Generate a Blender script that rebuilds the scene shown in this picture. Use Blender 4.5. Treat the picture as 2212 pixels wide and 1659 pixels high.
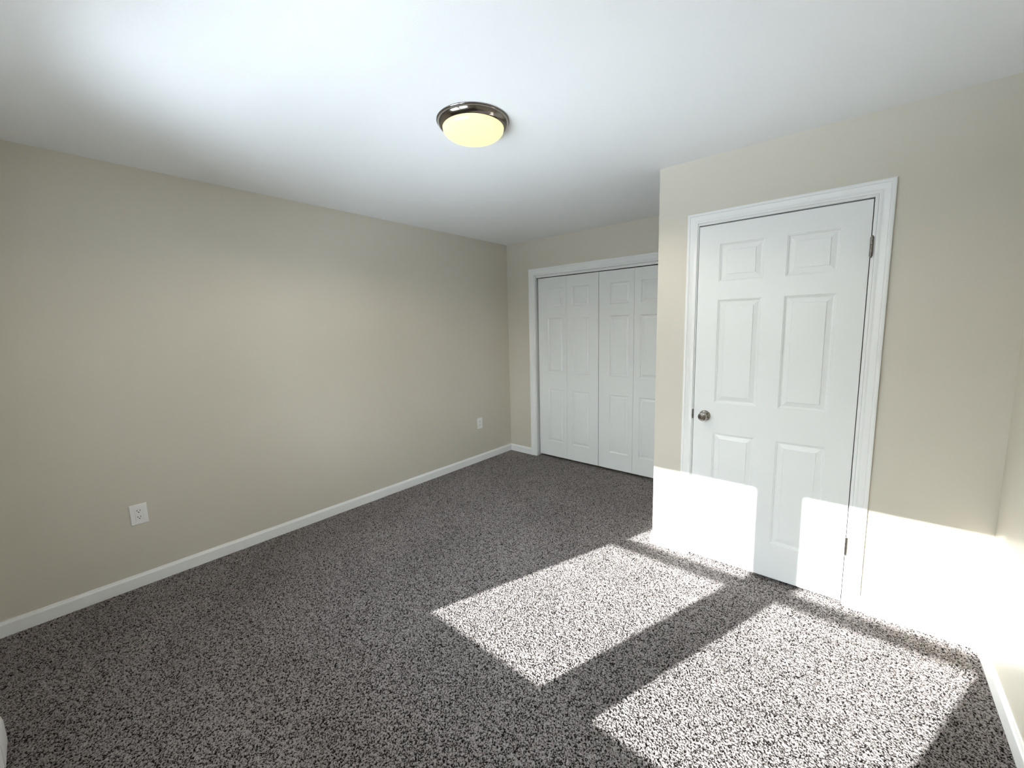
import bpy, bmesh, math
import numpy as np
from mathutils import Vector, Matrix

for o in list(bpy.data.objects):
    bpy.data.objects.remove(o, do_unlink=True)
sc = bpy.context.scene
COL = sc.collection

# ------------------------------------------------------------------ room measures (metres)
YW = -0.29      # rear (window) wall, room side
YB = 3.635      # back wall with the closet
YD = 2.590      # wall with the six-panel door
XA = 2.1865     # left end of the door wall (alcove side)
XR = 3.695      # right wall
H = 2.422       # ceiling
BH = 0.080      # baseboard height
SUN_DIR = Vector((0.36, 1.0, -0.505))

# ------------------------------------------------------------------ camera
cam_d = bpy.data.cameras.new('camera')
cam = bpy.data.objects.new('camera', cam_d)
COL.objects.link(cam)
cam_d.sensor_width = 36.0
cam_d.sensor_fit = 'HORIZONTAL'
cam_d.lens = 879.3233 * 36.0 / 2212.0
cam_d.shift_x = (1106 - 1118.23) / 2212.0
cam_d.shift_y = (819.437 - 829.5) / 2212.0
cam_d.clip_start = 0.02
right = Vector((0.76547252, 0.64310517, -0.02162327))
upv = Vector((-0.06494253, 0.11064488, 0.99173594))
fwd = Vector((-0.64018301, 0.75774234, -0.12646049))
M = Matrix.Identity(4)
for i in range(3):
    M[i][0] = right[i]; M[i][1] = upv[i]; M[i][2] = -fwd[i]
M.translation = Vector((3.1967, 0.0, 1.4826))
cam.matrix_world = M
sc.camera = cam

# ------------------------------------------------------------------ daylight and exposure
SKY = 18.0
SUN = 23.0
world = bpy.data.worlds.new('sky')
sc.world = world
world.use_nodes = True
wn = world.node_tree.nodes; wl = world.node_tree.links
for n in list(wn): wn.remove(n)
tc = wn.new('ShaderNodeTexCoord'); sep = wn.new('ShaderNodeSeparateXYZ')
ramp = wn.new('ShaderNodeValToRGB'); mr = wn.new('ShaderNodeMapRange')
bg = wn.new('ShaderNodeBackground'); wo = wn.new('ShaderNodeOutputWorld')
mr.inputs['From Min'].default_value = -1; mr.inputs['From Max'].default_value = 1
e = ramp.color_ramp.elements
def stop(pos, c, el=None):
    el = el or e.new(pos)
    el.position = pos; el.color = (*c, 1)
GLOW_NADIR = (0.80, 0.86, 0.95)       # straight-down band of an added glow outside the windows
GLOW_STEEP = (1.02, 1.12, 1.26)       # brightest added band, sends light up onto the ceiling
GLOW_SHALLOW = (0.46, 0.49, 0.53)        # weaker added band at shallower angles
EDGE = (0.10, 0.105, 0.11)      # added band just below the horizon, kept dim for the door wall
SKY_LOW = (0.50, 0.52, 0.53)  # low sky band, brightness shaped for the room's light
SKY_MID = (0.48, 0.50, 0.52)  # next sky band up, level likewise set to balance the walls
ZENITH = (0.70, 0.80, 0.92)
stop(0.0, GLOW_NADIR, e[0]); stop(1.0, ZENITH, e[1])
stop(0.19, GLOW_NADIR); stop(0.21, GLOW_STEEP); stop(0.29, GLOW_STEEP); stop(0.31, GLOW_SHALLOW); stop(0.39, GLOW_SHALLOW)
stop(0.41, EDGE); stop(0.50, EDGE); stop(0.51, SKY_LOW); stop(0.59, SKY_LOW); stop(0.61, SKY_MID); stop(0.69, SKY_MID); stop(0.73, ZENITH)
wl.new(tc.outputs['Generated'], sep.inputs[0]); wl.new(sep.outputs['Z'], mr.inputs['Value'])
wl.new(mr.outputs[0], ramp.inputs[0]); wl.new(ramp.outputs[0], bg.inputs['Color'])
bg.inputs['Strength'].default_value = SKY
wl.new(bg.outputs[0], wo.inputs[0])

sl = bpy.data.lights.new('sun', 'SUN')
sl.energy = SUN; sl.angle = 0.0093; sl.color = (1.0, 0.99, 0.98)
sun = bpy.data.objects.new('sun', sl); COL.objects.link(sun)
sun.rotation_euler = SUN_DIR.to_track_quat('-Z', 'Y').to_euler()
sun.location = (0, -6, 5)

vs = sc.view_settings
sc.display_settings.display_device = 'sRGB'
vs.view_transform = 'Standard'
vs.look = 'None'
vs.gamma = 1.0
vs.use_curve_mapping = False
vs.exposure = 0.22

# ------------------------------------------------------------------ materials
def new_mat(name):
    m = bpy.data.materials.new(name); m.use_nodes = True
    nt = m.node_tree
    return m, nt, nt.nodes['Principled BSDF']

def paint(name, col, rough=0.5, bump=0.0, scale=200.0, var=0.0, spec=0.5, dist=0.001):
    m, nt, p = new_mat(name)
    p.inputs['Base Color'].default_value = (*col, 1)
    p.inputs['Roughness'].default_value = rough
    p.inputs['Specular IOR Level'].default_value = spec
    t = nt.nodes.new('ShaderNodeTexCoord')
    n = nt.nodes.new('ShaderNodeTexNoise'); n.inputs['Scale'].default_value = scale
    n.inputs['Detail'].default_value = 3
    nt.links.new(t.outputs['Object'], n.inputs['Vector'])
    if bump:
        b = nt.nodes.new('ShaderNodeBump'); b.inputs['Strength'].default_value = bump
        b.inputs['Distance'].default_value = dist
        nt.links.new(n.outputs['Fac'], b.inputs['Height']); nt.links.new(b.outputs['Normal'], p.inputs['Normal'])
    if var:
        n2 = nt.nodes.new('ShaderNodeTexNoise'); n2.inputs['Scale'].default_value = 1.3
        nt.links.new(t.outputs['Object'], n2.inputs['Vector'])
        mx = nt.nodes.new('ShaderNodeMix'); mx.data_type = 'RGBA'
        mx.inputs[6].default_value = (*[c * (1 - var) for c in col], 1)
        mx.inputs[7].default_value = (*[c * (1 + var) for c in col], 1)
        nt.links.new(n2.outputs['Fac'], mx.inputs[0]); nt.links.new(mx.outputs[2], p.inputs['Base Color'])
    return m

M_WALL = paint('greige_wall_paint', (0.645, 0.608, 0.527), 0.45, 0.25, 260, 0.012, 0.8, 0.0006)
M_CEIL = paint('white_ceiling_paint', (0.905, 0.92, 0.935), 0.75, 0.3, 160, 0.006, 0.3, 0.001)
M_TRIM = paint('white_trim_paint', (0.87, 0.885, 0.885), 0.33, 0.06, 90, 0.004, 0.5, 0.0005)
M_PLATE = paint('white_plate_plastic', (0.90, 0.90, 0.89), 0.3, 0.0)
M_DARK = paint('dark_slot', (0.015, 0.014, 0.013), 0.6, 0.0)
M_VINYL = paint('white_window_vinyl', (0.82, 0.83, 0.84), 0.35, 0.0)
M_HEAT = paint('white_heater_enamel', (0.90, 0.90, 0.885), 0.35, 0.0)

def door_mat():      # moulded skin: faint vertical wood grain
    m, nt, p = new_mat('moulded_white_door')
    p.inputs['Base Color'].default_value = (0.84, 0.865, 0.865, 1)
    p.inputs['Roughness'].default_value = 0.36
    t = nt.nodes.new('ShaderNodeTexCoord'); mp = nt.nodes.new('ShaderNodeMapping')
    mp.inputs['Scale'].default_value = (260, 260, 14)
    n = nt.nodes.new('ShaderNodeTexNoise'); n.inputs['Scale'].default_value = 1; n.inputs['Detail'].default_value = 4
    b = nt.nodes.new('ShaderNodeBump'); b.inputs['Strength'].default_value = 0.18; b.inputs['Distance'].default_value = 0.0006
    nt.links.new(t.outputs['Object'], mp.inputs[0]); nt.links.new(mp.outputs[0], n.inputs['Vector'])
    nt.links.new(n.outputs['Fac'], b.inputs['Height']); nt.links.new(b.outputs['Normal'], p.inputs['Normal'])
    return m
M_DOOR = door_mat()

def metal(name, col, rough):
    m, nt, p = new_mat(name)
    p.inputs['Base Color'].default_value = (*col, 1)
    p.inputs['Metallic'].default_value = 1.0
    t = nt.nodes.new('ShaderNodeTexCoord')
    n = nt.nodes.new('ShaderNodeTexNoise'); n.inputs['Scale'].default_value = 90; n.inputs['Detail'].default_value = 4
    r = nt.nodes.new('ShaderNodeMapRange')
    r.inputs['To Min'].default_value = rough * 0.8; r.inputs['To Max'].default_value = rough * 1.25
    nt.links.new(t.outputs['Object'], n.inputs['Vector'])
    nt.links.new(n.outputs['Fac'], r.inputs[0]); nt.links.new(r.outputs[0], p.inputs['Roughness'])
    return m
M_NICKEL = metal('brushed_nickel', (0.26, 0.235, 0.21), 0.12)
M_KNOB = metal('satin_nickel', (0.36, 0.34, 0.31), 0.10)
M_HINGE = metal('dull_nickel', (0.22, 0.205, 0.185), 0.28)

def lamp_glass():
    m, nt, p = new_mat('glowing_cream_glass')
    p.inputs['Base Color'].default_value = (0.30, 0.27, 0.17, 1)
    p.inputs['Roughness'].default_value = 0.22
    p.inputs['Emission Color'].default_value = (1.0, 0.87, 0.37, 1)
    p.inputs['Emission Strength'].default_value = 1.05
    return m
M_GLOW = lamp_glass()

def pane_mat():      # thin clear pane
    m = bpy.data.materials.new('clear_window_pane'); m.use_nodes = True
    nt = m.node_tree
    for n in list(nt.nodes): nt.nodes.remove(n)
    o = nt.nodes.new('ShaderNodeOutputMaterial'); mx = nt.nodes.new('ShaderNodeMixShader')
    tr = nt.nodes.new('ShaderNodeBsdfTransparent'); gl = nt.nodes.new('ShaderNodeBsdfGlossy')
    fr = nt.nodes.new('ShaderNodeFresnel'); fr.inputs['IOR'].default_value = 1.45
    tr.inputs['Color'].default_value = (0.95, 0.97, 0.965, 1); gl.inputs['Roughness'].default_value = 0.01
    nt.links.new(fr.outputs[0], mx.inputs[0]); nt.links.new(tr.outputs[0], mx.inputs[1])
    nt.links.new(gl.outputs[0], mx.inputs[2]); nt.links.new(mx.outputs[0], o.inputs[0])
    return m
M_PANE = pane_mat()

def carpet_mat():    # two-tone frieze yarn: pale tufts, brown flecks, pile shade painted into the low spots
    m, nt, p = new_mat('speckled_frieze_yarn')
    p.inputs['Roughness'].default_value = 0.95
    p.inputs['Specular IOR Level'].default_value = 0.12
    p.inputs['Sheen Weight'].default_value = 0.0
    L = nt.links
    at = nt.nodes.new('ShaderNodeAttribute'); at.attribute_name = 'tuft'
    t = nt.nodes.new('ShaderNodeTexCoord')
    n = nt.nodes.new('ShaderNodeTexNoise'); n.inputs['Scale'].default_value = 290; n.inputs['Detail'].default_value = 3
    n.inputs['Roughness'].default_value = 0.65
    L.new(t.outputs['Object'], n.inputs['Vector'])
    ad = nt.nodes.new('ShaderNodeMath'); ad.operation = 'MULTIPLY_ADD'; ad.inputs[1].default_value = 0.9
    ad.inputs[2].default_value = -0.45
    L.new(n.outputs['Fac'], ad.inputs[0])
    sm = nt.nodes.new('ShaderNodeMath'); sm.operation = 'ADD'
    L.new(ad.outputs[0], sm.inputs[0]); L.new(at.outputs['Fac'], sm.inputs[1])
    r = nt.nodes.new('ShaderNodeValToRGB')
    e = r.color_ramp.elements
    e[0].position = 0.31; e[0].color = (0.006, 0.0045, 0.0042, 1)
    e[1].position = 0.80; e[1].color = (0.410, 0.374, 0.366, 1)
    q = e.new(0.41); q.color = (0.035, 0.029, 0.027, 1)
    q = e.new(0.49); q.color = (0.225, 0.203, 0.197, 1)
    L.new(sm.outputs[0], r.inputs[0])
    n3 = nt.nodes.new('ShaderNodeTexNoise'); n3.inputs['Scale'].default_value = 2.2; n3.inputs['Detail'].default_value = 3
    L.new(t.outputs['Object'], n3.inputs['Vector'])
    mr = nt.nodes.new('ShaderNodeMapRange'); mr.inputs['To Min'].default_value = 0.76; mr.inputs['To Max'].default_value = 1.20
    L.new(n3.outputs['Fac'], mr.inputs[0])
    vm = nt.nodes.new('ShaderNodeVectorMath'); vm.operation = 'SCALE'
    L.new(r.outputs[0], vm.inputs[0]); L.new(mr.outputs[0], vm.inputs['Scale'])
    L.new(vm.outputs[0], p.inputs['Base Color'])
    b = nt.nodes.new('ShaderNodeBump'); b.inputs['Strength'].default_value = 0.6; b.inputs['Distance'].default_value = 0.003
    L.new(n.outputs['Fac'], b.inputs['Height']); L.new(b.outputs['Normal'], p.inputs['Normal'])
    return m
M_CARPET = carpet_mat()
M_SUB = paint('plywood_subfloor', (0.42, 0.33, 0.22), 0.8, 0.1, 30)

# ------------------------------------------------------------------ helpers
def bx(bm, x0, x1, y0, y1, z0, z1, bev=0.0):
    r = bmesh.ops.create_cube(bm, size=1.0)
    vsx = r['verts']
    for v in vsx:
        v.co = Vector(((x0 + x1) / 2 + v.co.x * (x1 - x0), (y0 + y1) / 2 + v.co.y * (y1 - y0), (z0 + z1) / 2 + v.co.z * (z1 - z0)))
    if bev:
        es = set()
        for v in vsx:
            for ed in v.link_edges: es.add(ed)
        bmesh.ops.bevel(bm, geom=list(es), offset=bev, segments=2, affect='EDGES', profile=0.6)
    return vsx

def obj(name, bm, mat, parent=None, smooth=False, origin=None):
    me = bpy.data.meshes.new(name)
    bmesh.ops.recalc_face_normals(bm, faces=bm.faces)
    if origin is not None:
        bmesh.ops.translate(bm, verts=bm.verts, vec=-Vector(origin))
    bm.to_mesh(me); bm.free()
    me.materials.append(mat)
    if smooth:
        for p in me.polygons: p.use_smooth = True
    o = bpy.data.objects.new(name, me)
    COL.objects.link(o)
    if parent: o.parent = parent
    if origin is not None: o.location = origin
    return o

def smooth_angle(o, deg):
    me = o.data
    for p in me.polygons: p.use_smooth = True
    bm = bmesh.new(); bm.from_mesh(me)
    for ed in bm.edges:
        if len(ed.link_faces) == 2 and ed.calc_face_angle(0) > math.radians(deg): ed.smooth = False
    bm.to_mesh(me); bm.free()

def empty(name, loc, rz=0.0):
    o = bpy.data.objects.new(name, None); COL.objects.link(o)
    o.location = loc; o.rotation_euler = (0, 0, rz); o.empty_display_size = 0.1
    return o

def tag(o, label=None, cat=None, group=None, kind=None):
    if label: o['label'] = label
    if cat: o['category'] = cat
    if group: o['group'] = group
    if kind: o['kind'] = kind
    return o

def struct(o, label=None, cat=None):
    return tag(o, label, cat, kind='structure')

def lathe(prof, n=64, axis='Z'):
    """prof: list of (radius, height); revolve about the local axis"""
    bm = bmesh.new(); rings = []
    for r, h in prof:
        if r < 1e-6:
            rings.append([bm.verts.new((0, 0, h))]); continue
        rings.append([bm.verts.new((r * math.cos(2 * math.pi * k / n), r * math.sin(2 * math.pi * k / n), h)) for k in range(n)])
    for A, B in zip(rings[:-1], rings[1:]):
        for k in range(n):
            k2 = (k + 1) % n
            if len(A) == 1: bm.faces.new((A[0], B[k2], B[k]))
            elif len(B) == 1: bm.faces.new((A[k], A[k2], B[0]))
            else: bm.faces.new((A[k], A[k2], B[k2], B[k]))
    if axis == '-Y':
        bmesh.ops.rotate(bm, verts=bm.verts, matrix=Matrix.Rotation(math.radians(90), 3, 'X'))
    return bm

def wall_with_holes(x0, x1, z0, z1, ya, yb, holes):
    """slab in XZ, thick from ya to yb, with rectangular through holes (hx0,hx1,hz0,hz1)"""
    bm = bmesh.new()
    xs = sorted({x0, x1, *[h[0] for h in holes], *[h[1] for h in holes]})
    zs = sorted({z0, z1, *[h[2] for h in holes], *[h[3] for h in holes]})
    def solid(i, j):
        if i < 0 or j < 0 or i >= len(xs) - 1 or j >= len(zs) - 1: return False
        cx, cz = (xs[i] + xs[i + 1]) / 2, (zs[j] + zs[j + 1]) / 2
        return not any(h[0] < cx < h[1] and h[2] < cz < h[3] for h in holes)
    def q(*p): bm.faces.new([bm.verts.new(c) for c in p])
    for i in range(len(xs) - 1):
        for j in range(len(zs) - 1):
            if not solid(i, j): continue
            a, b, c, d = xs[i], xs[i + 1], zs[j], zs[j + 1]
            q((a, ya, c), (b, ya, c), (b, ya, d), (a, ya, d))
            q((a, yb, c), (a, yb, d), (b, yb, d), (b, yb, c))
            if not solid(i - 1, j): q((a, ya, c), (a, ya, d), (a, yb, d), (a, yb, c))
            if not solid(i + 1, j): q((b, ya, c), (b, yb, c), (b, yb, d), (b, ya, d))
            if not solid(i, j - 1): q((a, ya, c), (a, yb, c), (b, yb, c), (b, ya, c))
            if not solid(i, j + 1): q((a, ya, d), (b, ya, d), (b, yb, d), (a, yb, d))
    bmesh.ops.remove_doubles(bm, verts=bm.verts, dist=1e-5)
    return bm

# colonial casing: (distance out from the opening, height off the wall)
CASING = [(0.0, 0.0), (0.0, 0.0085), (0.002, 0.0105), (0.006, 0.0112), (0.013, 0.0105), (0.0155, 0.0090), (0.020, 0.0092),
          (0.030, 0.0118), (0.0385, 0.0150), (0.041, 0.0135), (0.043, 0.0165), (0.049, 0.0182), (0.0545, 0.0172), (0.057, 0.0150), (0.057, 0.0)]

def casing(x0, x1, z0, z1, yf, sgn=-1, prof=CASING, closed=False, width=0.057):
    """mitred moulding around an opening; yf wall face, sgn -1 = stands off towards -Y"""
    bm = bmesh.new(); cols = []
    k = width / 0.057
    for u, h in prof:
        u *= k; y = yf + sgn * h
        if closed: pts = [(x0 - u, y, z0 - u), (x0 - u, y, z1 + u), (x1 + u, y, z1 + u), (x1 + u, y, z0 - u)]
        else: pts = [(x0 - u, y, z0), (x0 - u, y, z1 + u), (x1 + u, y, z1 + u), (x1 + u, y, z0)]
        cols.append([bm.verts.new(p) for p in pts])
    m = 4 if closed else 3
    for A, B in zip(cols[:-1], cols[1:]):
        for i in range(m):
            j = (i + 1) % 4
            bm.faces.new((A[i], A[j], B[j], B[i]))
    if not closed:
        bm.faces.new([c[0] for c in cols]); bm.faces.new([c[3] for c in cols][::-1])
    return bm

BASE = [(0.0, 0.0), (0.0125, 0.0), (0.0125, 0.060), (0.0118, 0.0645), (0.0085, 0.069), (0.006, 0.0745), (0.0045, 0.0785), (0.0, 0.080)]

def baseboard(path, cut=0.0):
    """path: list of (x,y) along the wall foot, room on the LEFT of the walking direction; mitred corners"""
    n = len(path); P = [Vector((*p, 0)) for p in path]
    offs = []
    for i in range(n):
        dn = []
        if i > 0: d = (P[i] - P[i - 1]).normalized(); dn.append(Vector((-d.y, d.x, 0)))
        if i < n - 1: d = (P[i + 1] - P[i]).normalized(); dn.append(Vector((-d.y, d.x, 0)))
        if len(dn) == 1: offs.append(dn[0])
        else: offs.append(dn[0] + dn[1] if abs(dn[0].dot(dn[1])) < 0.1 else dn[0])
    bm = bmesh.new(); cols = []
    for i in range(n):
        cols.append([bm.verts.new((P[i].x + offs[i].x * t, P[i].y + offs[i].y * t, h)) for t, h in BASE])
    for A, B in zip(cols[:-1], cols[1:]):
        for k in range(len(BASE)):
            k2 = (k + 1) % len(BASE)
            bm.faces.new((A[k], A[k2], B[k2], B[k]))
    bm.faces.new(cols[0]); bm.faces.new(cols[-1][::-1])
    return bm

# ------------------------------------------------------------------ floor and carpet
bm = bmesh.new(); bx(bm, -0.15, XR + 0.15, YW - 0.15, YB + 0.8, -0.12, -0.014)
struct(obj('floor', bm, M_SUB), 'plywood floor deck lying under the speckled carpet', 'floor')

def noise_grid(nx, ny, cell, rng):
    """smooth value noise sampled on an nx x ny grid, cell in grid steps"""
    gx, gy = int(nx / cell) + 3, int(ny / cell) + 3
    g = rng.random((gy, gx))
    X = np.arange(nx) / cell; Y = np.arange(ny) / cell
    xi, yi = X.astype(int), Y.astype(int)
    fx, fy = X - xi, Y - yi
    fx = fx * fx * (3 - 2 * fx); fy = fy * fy * (3 - 2 * fy)
    a = g[np.ix_(yi, xi)]; b_ = g[np.ix_(yi, xi + 1)]; c = g[np.ix_(yi + 1, xi)]; d = g[np.ix_(yi + 1, xi + 1)]
    fx = fx[None, :]; fy = fy[:, None]
    return (a * (1 - fx) + b_ * fx) * (1 - fy) + (c * (1 - fx) + d * fx) * fy

def carpet():
    step = 0.0024
    x0, x1, y0, y1 = 0.001, XR - 0.001, YW + 0.001, YB + 0.08
    nx, ny = int((x1 - x0) / step) + 1, int((y1 - y0) / step) + 1
    rng = np.random.default_rng(7)
    h = 0.55 * noise_grid(nx, ny, 1.42, rng) + 0.30 * noise_grid(nx, ny, 1.0, rng) + 0.15 * rng.random((ny, nx))
    lo = noise_grid(nx, ny, 60, rng) + 0.6 * noise_grid(nx, ny, 22, rng)
    h = (h - h.mean()) / h.std()
    t = np.clip(0.5 + 0.17 * h, 0, 1)
    X, Y = np.meshgrid(np.linspace(x0, x1, nx), np.linspace(y0, y1, ny))
    X = X + (rng.random((ny, nx)) - .5) * step * 0.5; Y = Y + (rng.random((ny, nx)) - .5) * step * 0.5
    np.clip(X, x0, x1, out=X); np.clip(Y, y0, y1, out=Y)
    Z = 0.0005 + 0.0017 * np.clip(h, -2.4, 2.4) + 0.0012 * (lo - 0.8)
    co = np.stack([X, Y, Z], -1).reshape(-1, 3).astype(np.float32)
    idx = np.arange(nx * ny).reshape(ny, nx)
    q = np.stack([idx[:-1, :-1], idx[:-1, 1:], idx[1:, 1:], idx[1:, :-1]], -1).reshape(-1, 4)
    # leave out what lies inside the solid door wall block
    cx = X[:-1, :-1].ravel(); cy = Y[:-1, :-1].ravel()
    q = q[~((cx > XA + 0.004) & (cy > YD + 0.05))]
    me = bpy.data.meshes.new('carpet')
    me.vertices.add(len(co)); me.vertices.foreach_set('co', co.ravel())
    me.loops.add(q.size); me.loops.foreach_set('vertex_index', q.ravel().astype(np.int32))
    me.polygons.add(len(q))
    me.polygons.foreach_set('loop_start', np.arange(0, q.size, 4, dtype=np.int32))
    at = me.attributes.new('tuft', 'FLOAT', 'POINT')
    at.data.foreach_set('value', t.ravel().astype(np.float32))
    me.update(calc_edges=True); me.validate()
    for_s = np.ones(len(me.polygons), dtype=bool); me.polygons.foreach_set('use_smooth', for_s)
    me.materials.append(M_CARPET)
    o = bpy.data.objects.new('carpet', me); COL.objects.link(o)
    return tag(o, 'speckled brown and beige frieze carpet covering the whole bedroom floor', 'carpet', kind='stuff')
carpet()

# ------------------------------------------------------------------ ceiling and walls
bm = bmesh.new(); bx(bm, -0.15, XR + 0.15, YW - 0.15, YB + 0.8, H, H + 0.12)
struct(obj('ceiling', bm, M_CEIL), 'flat white painted ceiling above the whole bedroom', 'ceiling')

bm = bmesh.new(); bx(bm, -0.15, 0.0, YW, YB, -0.1, H)
struct(obj('wall_left', bm, M_WALL), 'long plain greige wall on the left with two outlets', 'wall')
bm = bmesh.new(); bx(bm, XR, XR + 0.15, YW, YD + 0.2, -0.1, H)
struct(obj('wall_right', bm, M_WALL), 'greige wall at the right edge beside the sunlit corner', 'wall')

# rear wall with the pair of window openings (behind the camera, where the sun comes in)
WX = [(0.986, 1.716), (1.946, 2.676)]     # clear glass of each window
GZ0, GZ1 = 0.775, 2.035
OP = [(a - 0.062, b + 0.062, 0.690, 2.100) for a, b in WX]
bm = wall_with_holes(-0.15, XR + 0.15, -0.1, H, YW, YW - 0.15, OP)
struct(obj('wall_rear', bm, M_WALL), 'greige wall with two windows behind the viewer', 'wall')

# closet wall: opening, and the closet behind it
CX0, CX1, CZ = 0.402, 1.960, 2.040
bm = wall_with_holes(-0.15, XA + 0.001, -0.1, H, YB, YB + 0.115, [(CX0 - 0.013, CX1 + 0.013, -0.1, CZ + 0.013)])
struct(obj('wall_back', bm, M_WALL), 'greige wall around the white bifold closet doors', 'wall')
bm = bmesh.new()
bx(bm, -0.15, XA, YB + 0.70, YB + 0.80, -0.1, H)
bx(bm, -0.15, 0.0, YB + 0.115, YB + 0.70, -0.1, H)
bx(bm, XA - 0.10, XA, YB + 0.115, YB + 0.70, -0.1, H)
struct(obj('wall_closet', bm, M_WALL), 'inside walls of the closet behind the bifold doors', 'wall')

# door wall: the greige block that juts forward, with the door opening cut 14 cm deep
DX0, DX1, DT = 2.4275, 3.2035, 2.047
bm = wall_with_holes(XA, XR, -0.1, H, YD, YD + 0.14, [(DX0 - 0.013, DX1 + 0.013, -0.1, DT + 0.013)])
bx(bm, XA, XR + 0.15, YD + 0.14, YD + 0.20, -0.1, H)
bx(bm, XA, XA + 0.10, YD + 0.20, YB + 0.0, -0.1, H)
struct(obj('wall_door', bm, M_WALL), 'greige wall around the white six panel door', 'wall')

# ------------------------------------------------------------------ baseboards
struct(obj('baseboard_left', baseboard([(0.0, YB), (0.0, YW)]), M_TRIM), 'white baseboard along the foot of the long left wall', 'baseboard')
struct(obj('baseboard_back', baseboard([(0.322, YB), (0.0, YB)]), M_TRIM), 'short white baseboard between the left corner and closet casing', 'baseboard')
struct(obj('baseboard_alcove', baseboard([(2.3650, YD), (XA, YD), (XA, YB)]), M_TRIM), 'short white baseboard wrapping the corner left of the door', 'baseboard')
struct(obj('baseboard_door_wall', baseboard([(XR, YD), (3.2735, YD)]), M_TRIM), 'sunlit white baseboard right of the door', 'baseboard')
struct(obj('baseboard_right', baseboard([(XR, YW), (XR, YD)]), M_TRIM), 'white baseboard running down the right wall', 'baseboard')
struct(obj('baseboard_rear', baseboard([(0.0, YW), (0.885, YW)]), M_TRIM), 'white baseboard under the window wall left of the heater', 'baseboard')

# ------------------------------------------------------------------ moulded panel doors
RING = [(0.0, 0.0), (0.0015, 0.0030), (0.0055, 0.0034), (0.0075, 0.0070), (0.0125, 0.0088), (0.0165, 0.0090), (0.0375, 0.0042), (0.0390, 0.0016), (0.0410, 0.0012)]

def panel_slab(x0, x1, z0, z1, thick, panels, ring=RING, scale=1.0):
    """front face at y=0 looking to -Y; raised panels pressed into it"""
    bm = bmesh.new()
    xs = sorted({x0, x1, *[p[0] for p in panels], *[p[1] for p in panels]})
    zs = sorted({z0, z1, *[p[2] for p in panels], *[p[3] for p in panels]})
    def q(*p): bm.faces.new([bm.verts.new(c) for c in p])
    for i in range(len(xs) - 1):
        for j in range(len(zs) - 1):
            cx, cz = (xs[i] + xs[i + 1]) / 2, (zs[j] + zs[j + 1]) / 2
            if any(p[0] < cx < p[1] and p[2] < cz < p[3] for p in panels): continue
            q((xs[i], 0, zs[j]), (xs[i + 1], 0, zs[j]), (xs[i + 1], 0, zs[j + 1]), (xs[i], 0, zs[j + 1]))
    for a, b, c, d in panels:
        prev = None
        for u, dep in ring:
            u *= scale
            cur = [(a + u, dep, c + u), (b - u, dep, c + u), (b - u, dep, d - u), (a + u, dep, d - u)]
            if prev:
                for k in range(4):
                    k2 = (k + 1) % 4
                    q(prev[k], prev[k2], cur[k2], cur[k])
            prev = cur
        q(*prev)
    q((x0, thick, z0), (x0, thick, z1), (x1, thick, z1), (x1, thick, z0))
    q((x0, 0, z0), (x0, 0, z1), (x0, thick, z1), (x0, thick, z0)); q((x1, 0, z0), (x1, thick, z0), (x1, thick, z1), (x1, 0, z1))
    q((x0, 0, z0), (x0, thick, z0), (x1, thick, z0), (x1, 0, z0)); q((x0, 0, z1), (x1, 0, z1), (x1, thick, z1), (x0, thick, z1))
    bmesh.ops.remove_doubles(bm, verts=bm.verts, dist=1e-5)
    return bm

# --- door_1 : the six-panel door on the jutting wall
d1 = struct(empty('door_1', (2.8146, YD, 0.0)), 'closed white six panel door with a nickel knob, half in sunlight', 'door')
def child(name, bm, mat, parent, smooth=False):
    o = obj(name, bm, mat, None, smooth)
    o.parent = parent
    o.matrix_parent_inverse = Matrix.Translation(parent.location).inverted()
    return o
SX0, SX1, SZ0, SZ1 = 2.4305, 3.2000, 0.018, 2.040
pan = []
for a, b in ((2.544, 2.765), (2.869, 3.090)):
    pan += [(a, b, 1.720, 1.930), (a, b, 1.011, 1.617), (a, b, 0.225, 0.829)]
bm = panel_slab(SX0, SX1, SZ0, SZ1, 0.035, pan)
bmesh.ops.translate(bm, verts=bm.verts, vec=(0, YD + 0.001, 0))
child('door_slab', bm, M_DOOR, d1)
# jamb with stop
bm = bmesh.new()
for s, x in ((1, DX0), (-1, DX1)):
    xa, xb = sorted((x, x - s * 0.0125)); bx(bm, xa, xb, YD - 0.0005, YD + 0.118, 0.0, DT)
bx(bm, DX0 - 0.0125, DX1 + 0.0125, YD - 0.0005, YD + 0.118, DT, DT + 0.0125)
child('door_jamb', bm, M_TRIM, d1)
o = child('door_casing', casing(DX0 - 0.0055, DX1 + 0.0135, 0.0, DT + 0.0125, YD, -1, width=0.0575), M_TRIM, d1)
smooth_angle(o, 40)
# hinges on the right
def hinge(zc):
    bm = bmesh.new()
    x, y, hh = 3.2045, YD - 0.0065, 0.089
    for k in range(5):
        a = zc - hh / 2 + k * hh / 5 + 0.0006; b_ = zc - hh / 2 + (k + 1) * hh / 5 - 0.0006
        r = bmesh.ops.create_cone(bm, cap_ends=True, segments=20, radius1=0.0066, radius2=0.0066, depth=b_ - a)
        bmesh.ops.translate(bm, verts=r['verts'], vec=(x, y, (a + b_) / 2))
    for z in (zc - hh / 2 - 0.0022, zc + hh / 2 + 0.0022):
        r = bmesh.ops.create_uvsphere(bm, u_segments=16, v_segments=8, radius=0.0046)
        bmesh.ops.translate(bm, verts=r['verts'], vec=(x, y, z))
    bx(bm, x - 0.0030, x - 0.0008, y, YD + 0.030, zc - hh / 2, zc + hh / 2)
    o = child('hinge', bm, M_HINGE, d1); smooth_angle(o, 40); o['label'] = 'nickel barrel hinge'
    return o
hinge(1.823); hinge(0.327)
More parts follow.
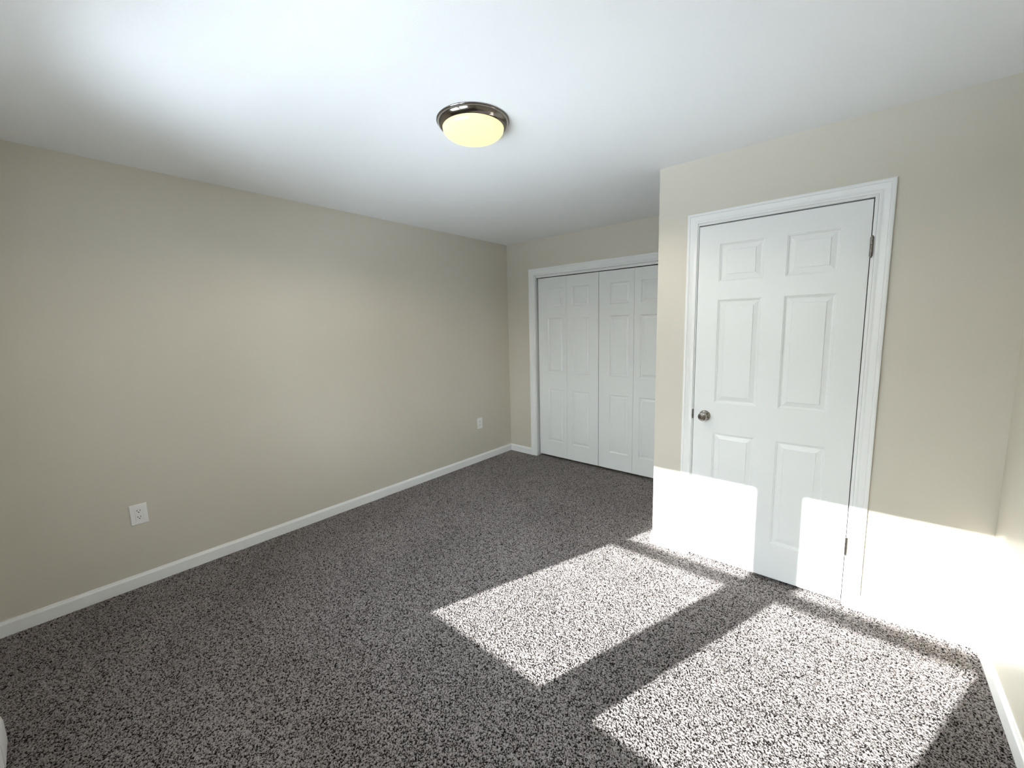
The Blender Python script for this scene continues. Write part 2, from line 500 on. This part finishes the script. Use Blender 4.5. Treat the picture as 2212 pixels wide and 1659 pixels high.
# strike plate on the jamb edge beside the knob
bm = bmesh.new()
bx(bm, DX0 - 0.0062, DX0 - 0.0005, YD - 0.0092, YD + 0.010, 0.902, 0.958, 0.0015)
bx(bm, DX0 - 0.0009, DX0 + 0.0003, YD + 0.001, YD + 0.034, 0.902, 0.958)
o = child('strike_plate', bm, M_HINGE, d1); o['label'] = 'dark nickel strike lip'
# knob: rosette, neck, grip, push button
KX, KZ = 2.4955, 0.926
rose = [(0.0, 0.0), (0.0315, 0.0), (0.0325, 0.002), (0.0315, 0.0045), (0.027, 0.008), (0.019, 0.0115), (0.0140, 0.013), (0.0125, 0.016), (0.0118, 0.024), (0.0118, 0.030)]
grip = [(0.0118, 0.028), (0.0150, 0.031), (0.0205, 0.036), (0.0245, 0.042), (0.0262, 0.048), (0.0258, 0.053), (0.0235, 0.0575), (0.0190, 0.0605), (0.0172, 0.0600),
        (0.0162, 0.0585), (0.0145, 0.0585), (0.0135, 0.0600), (0.0105, 0.0612), (0.0098, 0.0600), (0.0, 0.0600)]
btn = [(0.0, 0.0590), (0.0068, 0.0590), (0.0068, 0.0640), (0.0060, 0.0652), (0.0045, 0.0652), (0.0040, 0.0645), (0.0, 0.0645)]
def place(bm, x, y, z):
    bmesh.ops.translate(bm, verts=bm.verts, vec=(x, y, z)); return bm
kn = child('door_knob', place(lathe(grip, 48, '-Y'), KX, YD + 0.001, KZ), M_KNOB, d1); smooth_angle(kn, 50); kn['label'] = 'round satin nickel knob'
o = child('rosette', place(lathe(rose, 48, '-Y'), KX, YD + 0.001, KZ), M_KNOB, kn); o.matrix_parent_inverse = Matrix.Identity(4); smooth_angle(o, 50)
o = child('push_button', place(lathe(btn, 24, '-Y'), KX, YD + 0.001, KZ), M_KNOB, kn); o.matrix_parent_inverse = Matrix.Identity(4); smooth_angle(o, 50)

# --- closet casing and jamb
bm = casing(CX0 - 0.004, CX1 + 0.004, 0.0, CZ + 0.001, YB, -1, width=0.0740)
o = struct(obj('trim_1', bm, M_TRIM), 'white casing framing the bifold closet opening', 'trim'); smooth_angle(o, 40)
bm = bmesh.new()
bx(bm, CX0 - 0.0125, CX0, YB - 0.0005, YB + 0.115, 0.0, CZ)
bx(bm, CX1, CX1 + 0.0125, YB - 0.0005, YB + 0.115, 0.0, CZ)
bx(bm, CX0 - 0.0125, CX1 + 0.0125, YB - 0.0005, YB + 0.115, CZ, CZ + 0.0125)
struct(obj('trim_2', bm, M_TRIM), 'white jamb lining the closet opening', 'trim')
bm = bmesh.new()
bx(bm, CX0 + 0.001, CX1 - 0.001, YB + 0.026, YB + 0.029, CZ - 0.024, CZ - 0.0005, 0.0006)
bx(bm, CX0 + 0.001, CX1 - 0.001, YB + 0.029, YB + 0.062, CZ - 0.004, CZ - 0.0005)
struct(obj('trim_3', bm, M_TRIM), 'white metal track above the bifold closet doors', 'trim')

# --- bifold doors: door_2 left pair, door_3 right pair, each of two three-panel leaves
YC = YB + 0.030
leaf_edges = [0.4255, 0.7955, 1.1765, 1.1805, 1.5535, 1.9400]
LZ0, LZ1 = 0.030, 2.008
def leaf(x0, x1, px0, px1, parent):
    pans = [(px0, px1, 1.686, 1.893), (px0, px1, 0.978, 1.577), (px0, px1, 0.200, 0.796)]
    bm = panel_slab(x0, x1, LZ0, LZ1, 0.032, pans, scale=0.86)
    bmesh.ops.translate(bm, verts=bm.verts, vec=(0, YC, 0))
    return child('door_leaf', bm, M_DOOR, parent)
d2 = struct(empty('door_2', (0.8, YC, 0.0)), 'white bifold closet door, pair of leaves nearest the left wall', 'door')
leaf(0.4255, 0.7945, 0.549, 0.750, d2); leaf(0.7965, 1.1730, 0.860, 1.069, d2)
d3 = struct(empty('door_3', (1.56, YC, 0.0)), 'white bifold closet door, pair of leaves partly hidden by the corner', 'door')
leaf(1.1790, 1.5475, 1.299, 1.504, d3); leaf(1.5495, 1.9250, 1.611, 1.815, d3)

# ------------------------------------------------------------------ windows behind the viewer
def window(k, gx0, gx1):
    w = struct(empty('window_%d' % k, ((gx0 + gx1) / 2, YW, 0.0)),
               'white double hung window behind the viewer, ' + ('the one nearer the left wall' if k == 1 else 'the one nearer the camera'), 'window')
    ox0, ox1, oz0, oz1 = gx0 - 0.062, gx1 + 0.062, 0.690, 2.100
    bm = bmesh.new()          # box frame
    y0, y1 = YW - 0.125, YW - 0.0005
    bx(bm, ox0, ox0 + 0.022, y0, y1, oz0, oz1); bx(bm, ox1 - 0.022, ox1, y0, y1, oz0, oz1)
    bx(bm, ox0 + 0.022, ox1 - 0.022, y0, y1, oz1 - 0.022, oz1); bx(bm, ox0 + 0.022, ox1 - 0.022, y0, y1, oz0, oz0 + 0.020)
    child('window_frame', bm, M_VINYL, w)
    def sash(yc, z0, z1, gz0, gz1, name):
        bm = bmesh.new(); a, b = yc - 0.015, yc + 0.015
        x0, x1 = ox0 + 0.0225, ox1 - 0.0225
        bx(bm, x0, gx0, a, b, z0, z1); bx(bm, gx1, x1, a, b, z0, z1)
        bx(bm, gx0, gx1, a, b, z0, gz0); bx(bm, gx0, gx1, a, b, gz1, z1)
        s = child('sash', bm, M_VINYL, w)
        bm = bmesh.new(); bx(bm, gx0 - 0.002, gx1 + 0.002, yc - 0.002, yc + 0.002, gz0 - 0.002, gz1 + 0.002)
        g = child('pane', bm, M_PANE, s); g.matrix_parent_inverse = Matrix.Identity(4)
        return s
    sash(-0.345, 0.7105, 1.445, GZ0, 1.407, 'lower')
    sash(-0.380, 1.405, 2.0775, 1.443, GZ1, 'upper')
    cs = casing(ox0 + 0.006, ox1 - 0.006, oz0 + 0.005, oz1 - 0.006, YW, 1)
    o = child('window_casing', cs, M_TRIM, w); smooth_angle(o, 40)
    bm = bmesh.new(); bx(bm, ox0 - 0.065, ox1 + 0.065, YW - 0.03, YW + 0.032, oz0 - 0.014, oz0 + 0.0055, 0.004)
    bx(bm, ox0 - 0.05, ox1 + 0.05, YW - 0.001, YW + 0.012, oz0 - 0.075, oz0 - 0.014)
    child('window_sill', bm, M_TRIM, w)
for k, (a, b) in enumerate(WX): window(k + 1, a, b)

# ------------------------------------------------------------------ baseboard heater under the windows
def heater():
    t = empty('baseboard_heater', (1.8, YW, 0.0))
    tag(t, 'white metal baseboard heater at the bottom left edge, its rounded end cap showing', 'heater')
    prof = [(0.001, 0.012), (0.060, 0.012), (0.0695, 0.016), (0.071, 0.030), (0.0705, 0.105), (0.067, 0.122), (0.058, 0.140), (0.044, 0.156), (0.030, 0.168), (0.020, 0.176), (0.001, 0.180)]
    def ext(x0, x1, grow=0.0, cap=True, r=0.0):
        bm = bmesh.new(); cols = []
        xs = [(x0, 1.0)] if not r else [(x0, 0.90), (x0 + r * 0.3, 0.97), (x0 + r, 1.0)]
        for x, s in xs + [(x1, 1.0)]:
            cols.append([bm.verts.new((x, YW + (p[0] + (grow if p[0] > 0.01 else 0)) * (s if p[0] > .01 else 1), p[1] + grow * (p[1] / .18))) for p in prof])
        for A, B in zip(cols[:-1], cols[1:]):
            for k in range(len(prof)):
                k2 = (k + 1) % len(prof)
                bm.faces.new((A[k], A[k2], B[k2], B[k]))
        bm.faces.new(cols[0]); bm.faces.new(cols[-1][::-1])
        return bm
    o = child('end_cap', ext(0.888, 1.052, 0.0016, r=0.012), M_HEAT, t); smooth_angle(o, 35)
    o = child('front_cover', ext(1.0565, 2.60), M_HEAT, t); smooth_angle(o, 35)
    bm = bmesh.new(); bx(bm, 1.06, 2.59, YW + 0.062, YW + 0.0722, 0.030, 0.036)
    child('air_slot', bm, M_DARK, t)
    o = child('end_cap', ext(2.6015, 2.76, 0.0016), M_HEAT, t); smooth_angle(o, 35)
heater()

# ------------------------------------------------------------------ flush ceiling light
def ceiling_light():
    c = (1.7725, 1.410, H)
    t = empty('ceiling_light', c)
    tag(t, 'round flush ceiling light with cream glass and nickel ring, switched on', 'ceiling light')
    ring = [(0.150, 0.0), (0.1645, 0.0), (0.1658, -0.0015), (0.1658, -0.0040), (0.1645, -0.0058), (0.1620, -0.0066), (0.1612, -0.0074),
            (0.1608, -0.0105), (0.1585, -0.0165), (0.1545, -0.0225), (0.1495, -0.0275), (0.1440, -0.0312), (0.1405, -0.0326), (0.1388, -0.0322), (0.1380, -0.029), (0.1380, -0.008), (0.150, 0.0)]
    o = obj('trim_ring', lathe(ring, 128), M_NICKEL, t); smooth_angle(o, 35); o['label'] = 'dark brushed nickel ring'
    g = [(0.1375, -0.015), (0.1378, -0.0310), (0.1390, -0.0335), (0.1385, -0.0370)]
    for k in range(1, 15):
        a = k / 14 * math.pi / 2
        g.append((0.1385 * math.cos(a) if k < 14 else 0.0, -0.0370 - 0.0480 * math.sin(a)))
    o = obj('glass_shade', lathe(g, 128), M_GLOW, t, True); o['label'] = 'glowing cream glass dome'
    # spot added just under the dome, room fill beyond the fitting's own glow
    ld = bpy.data.lights.new('ceiling_light_fill', 'SPOT')
    ld.spot_size = math.radians(172); ld.spot_blend = 0.35
    ld.energy = 19.0; ld.color = (1.0, 0.88, 0.70); ld.shadow_soft_size = 0.03
    lo = bpy.data.objects.new('ceiling_light_fill', ld); COL.objects.link(lo)
    lo.location = (c[0], c[1], H - 0.150)
ceiling_light()

# ------------------------------------------------------------------ wall outlets
def rbox(bm, y, z, w, h, x0, x1, bev): bx(bm, x0, x1, y - w / 2, y + w / 2, z - h / 2, z + h / 2, bev)
def outlet_plate(t, inner):
    bm = bmesh.new(); w, h = 0.0780, 0.1215
    # frame of the plate around the inner opening, with a chamfered rim
    iw, ih = inner
    rings = [(w / 2, h / 2, 0.0), (w / 2, h / 2, 0.0030), (w / 2 - 0.0035, h / 2 - 0.0035, 0.0062), (iw / 2, ih / 2, 0.0064), (iw / 2, ih / 2, 0.0)]
    prev = None
    for a, b, x in rings:
        cur = [bm.verts.new((x, s * a, u * b)) for s, u in ((-1, -1), (1, -1), (1, 1), (-1, 1))]
        if prev:
            for k in range(4): bm.faces.new((prev[k], prev[(k + 1) % 4], cur[(k + 1) % 4], cur[k]))
        prev = cur
    return obj('cover_plate', bm, M_PLATE, t)
def slots(par, zc, x):
    for dy, hh in ((-0.0064, 0.0085), (0.0064, 0.0070)):
        bm = bmesh.new(); bx(bm, x - 0.001, x + 0.0004, dy - 0.0014, dy + 0.0014, zc + 0.0045 - hh / 2, zc + 0.0045 + hh / 2)
        o = obj('slot', bm, M_DARK, par); o['label'] = 'dark contact slot'
    bm = bmesh.new(); r = bmesh.ops.create_cone(bm, cap_ends=True, segments=16, radius1=0.0028, radius2=0.0028, depth=0.0014)
    bmesh.ops.rotate(bm, verts=bm.verts, matrix=Matrix.Rotation(math.radians(90), 3, 'Y'))
    bmesh.ops.translate(bm, verts=bm.verts, vec=(x - 0.0003, 0, zc - 0.0060))
    o = obj('ground_hole', bm, M_DARK, par); o['label'] = 'dark round ground hole'
# rectangular (decorator style) outlet near the camera
t = empty('wall_outlet', (0.0, 0.2946, 0.439))
tag(t, 'white outlet with a rectangular face, on the left wall nearest the viewer', 'outlet')
outlet_plate(t, (0.0340, 0.0675))
bm = bmesh.new(); rbox(bm, 0, 0, 0.0328, 0.0662, 0.0, 0.0072, 0.0008)
f = obj('receptacle', bm, M_PLATE, t)
slots(f, 0.0195, 0.0072); slots(f, -0.0185, 0.0072)
# round-faced duplex outlet near the closet
t = empty('wall_outlet', (0.0, 3.1100, 0.434))
tag(t, 'small white outlet with two round faces, on the left wall near the closet', 'outlet')
bm = bmesh.new(); rbox(bm, 0, 0, 0.0780, 0.1215, 0.0, 0.0060, 0.0022); obj('cover_plate', bm, M_PLATE, t)
for zc in (0.0195, -0.0195):
    bm = bmesh.new()
    r = bmesh.ops.create_cone(bm, cap_ends=True, segments=32, radius1=0.0172, radius2=0.0168, depth=0.0074)
    bmesh.ops.rotate(bm, verts=bm.verts, matrix=Matrix.Rotation(math.radians(90), 3, 'Y'))
    for v in bm.verts: v.co.z = max(-0.0142, min(0.0142, v.co.z))
    bmesh.ops.translate(bm, verts=bm.verts, vec=(0.0037, 0, zc))
    f = obj('receptacle', bm, M_PLATE, t)
    slots(f, zc, 0.0074)
bm = bmesh.new(); r = bmesh.ops.create_cone(bm, cap_ends=True, segments=16, radius1=0.003, radius2=0.0026, depth=0.0016)
bmesh.ops.rotate(bm, verts=bm.verts, matrix=Matrix.Rotation(math.radians(90), 3, 'Y'))
bmesh.ops.translate(bm, verts=bm.verts, vec=(0.0064, 0, 0))
obj('screw', bm, M_PLATE, t)
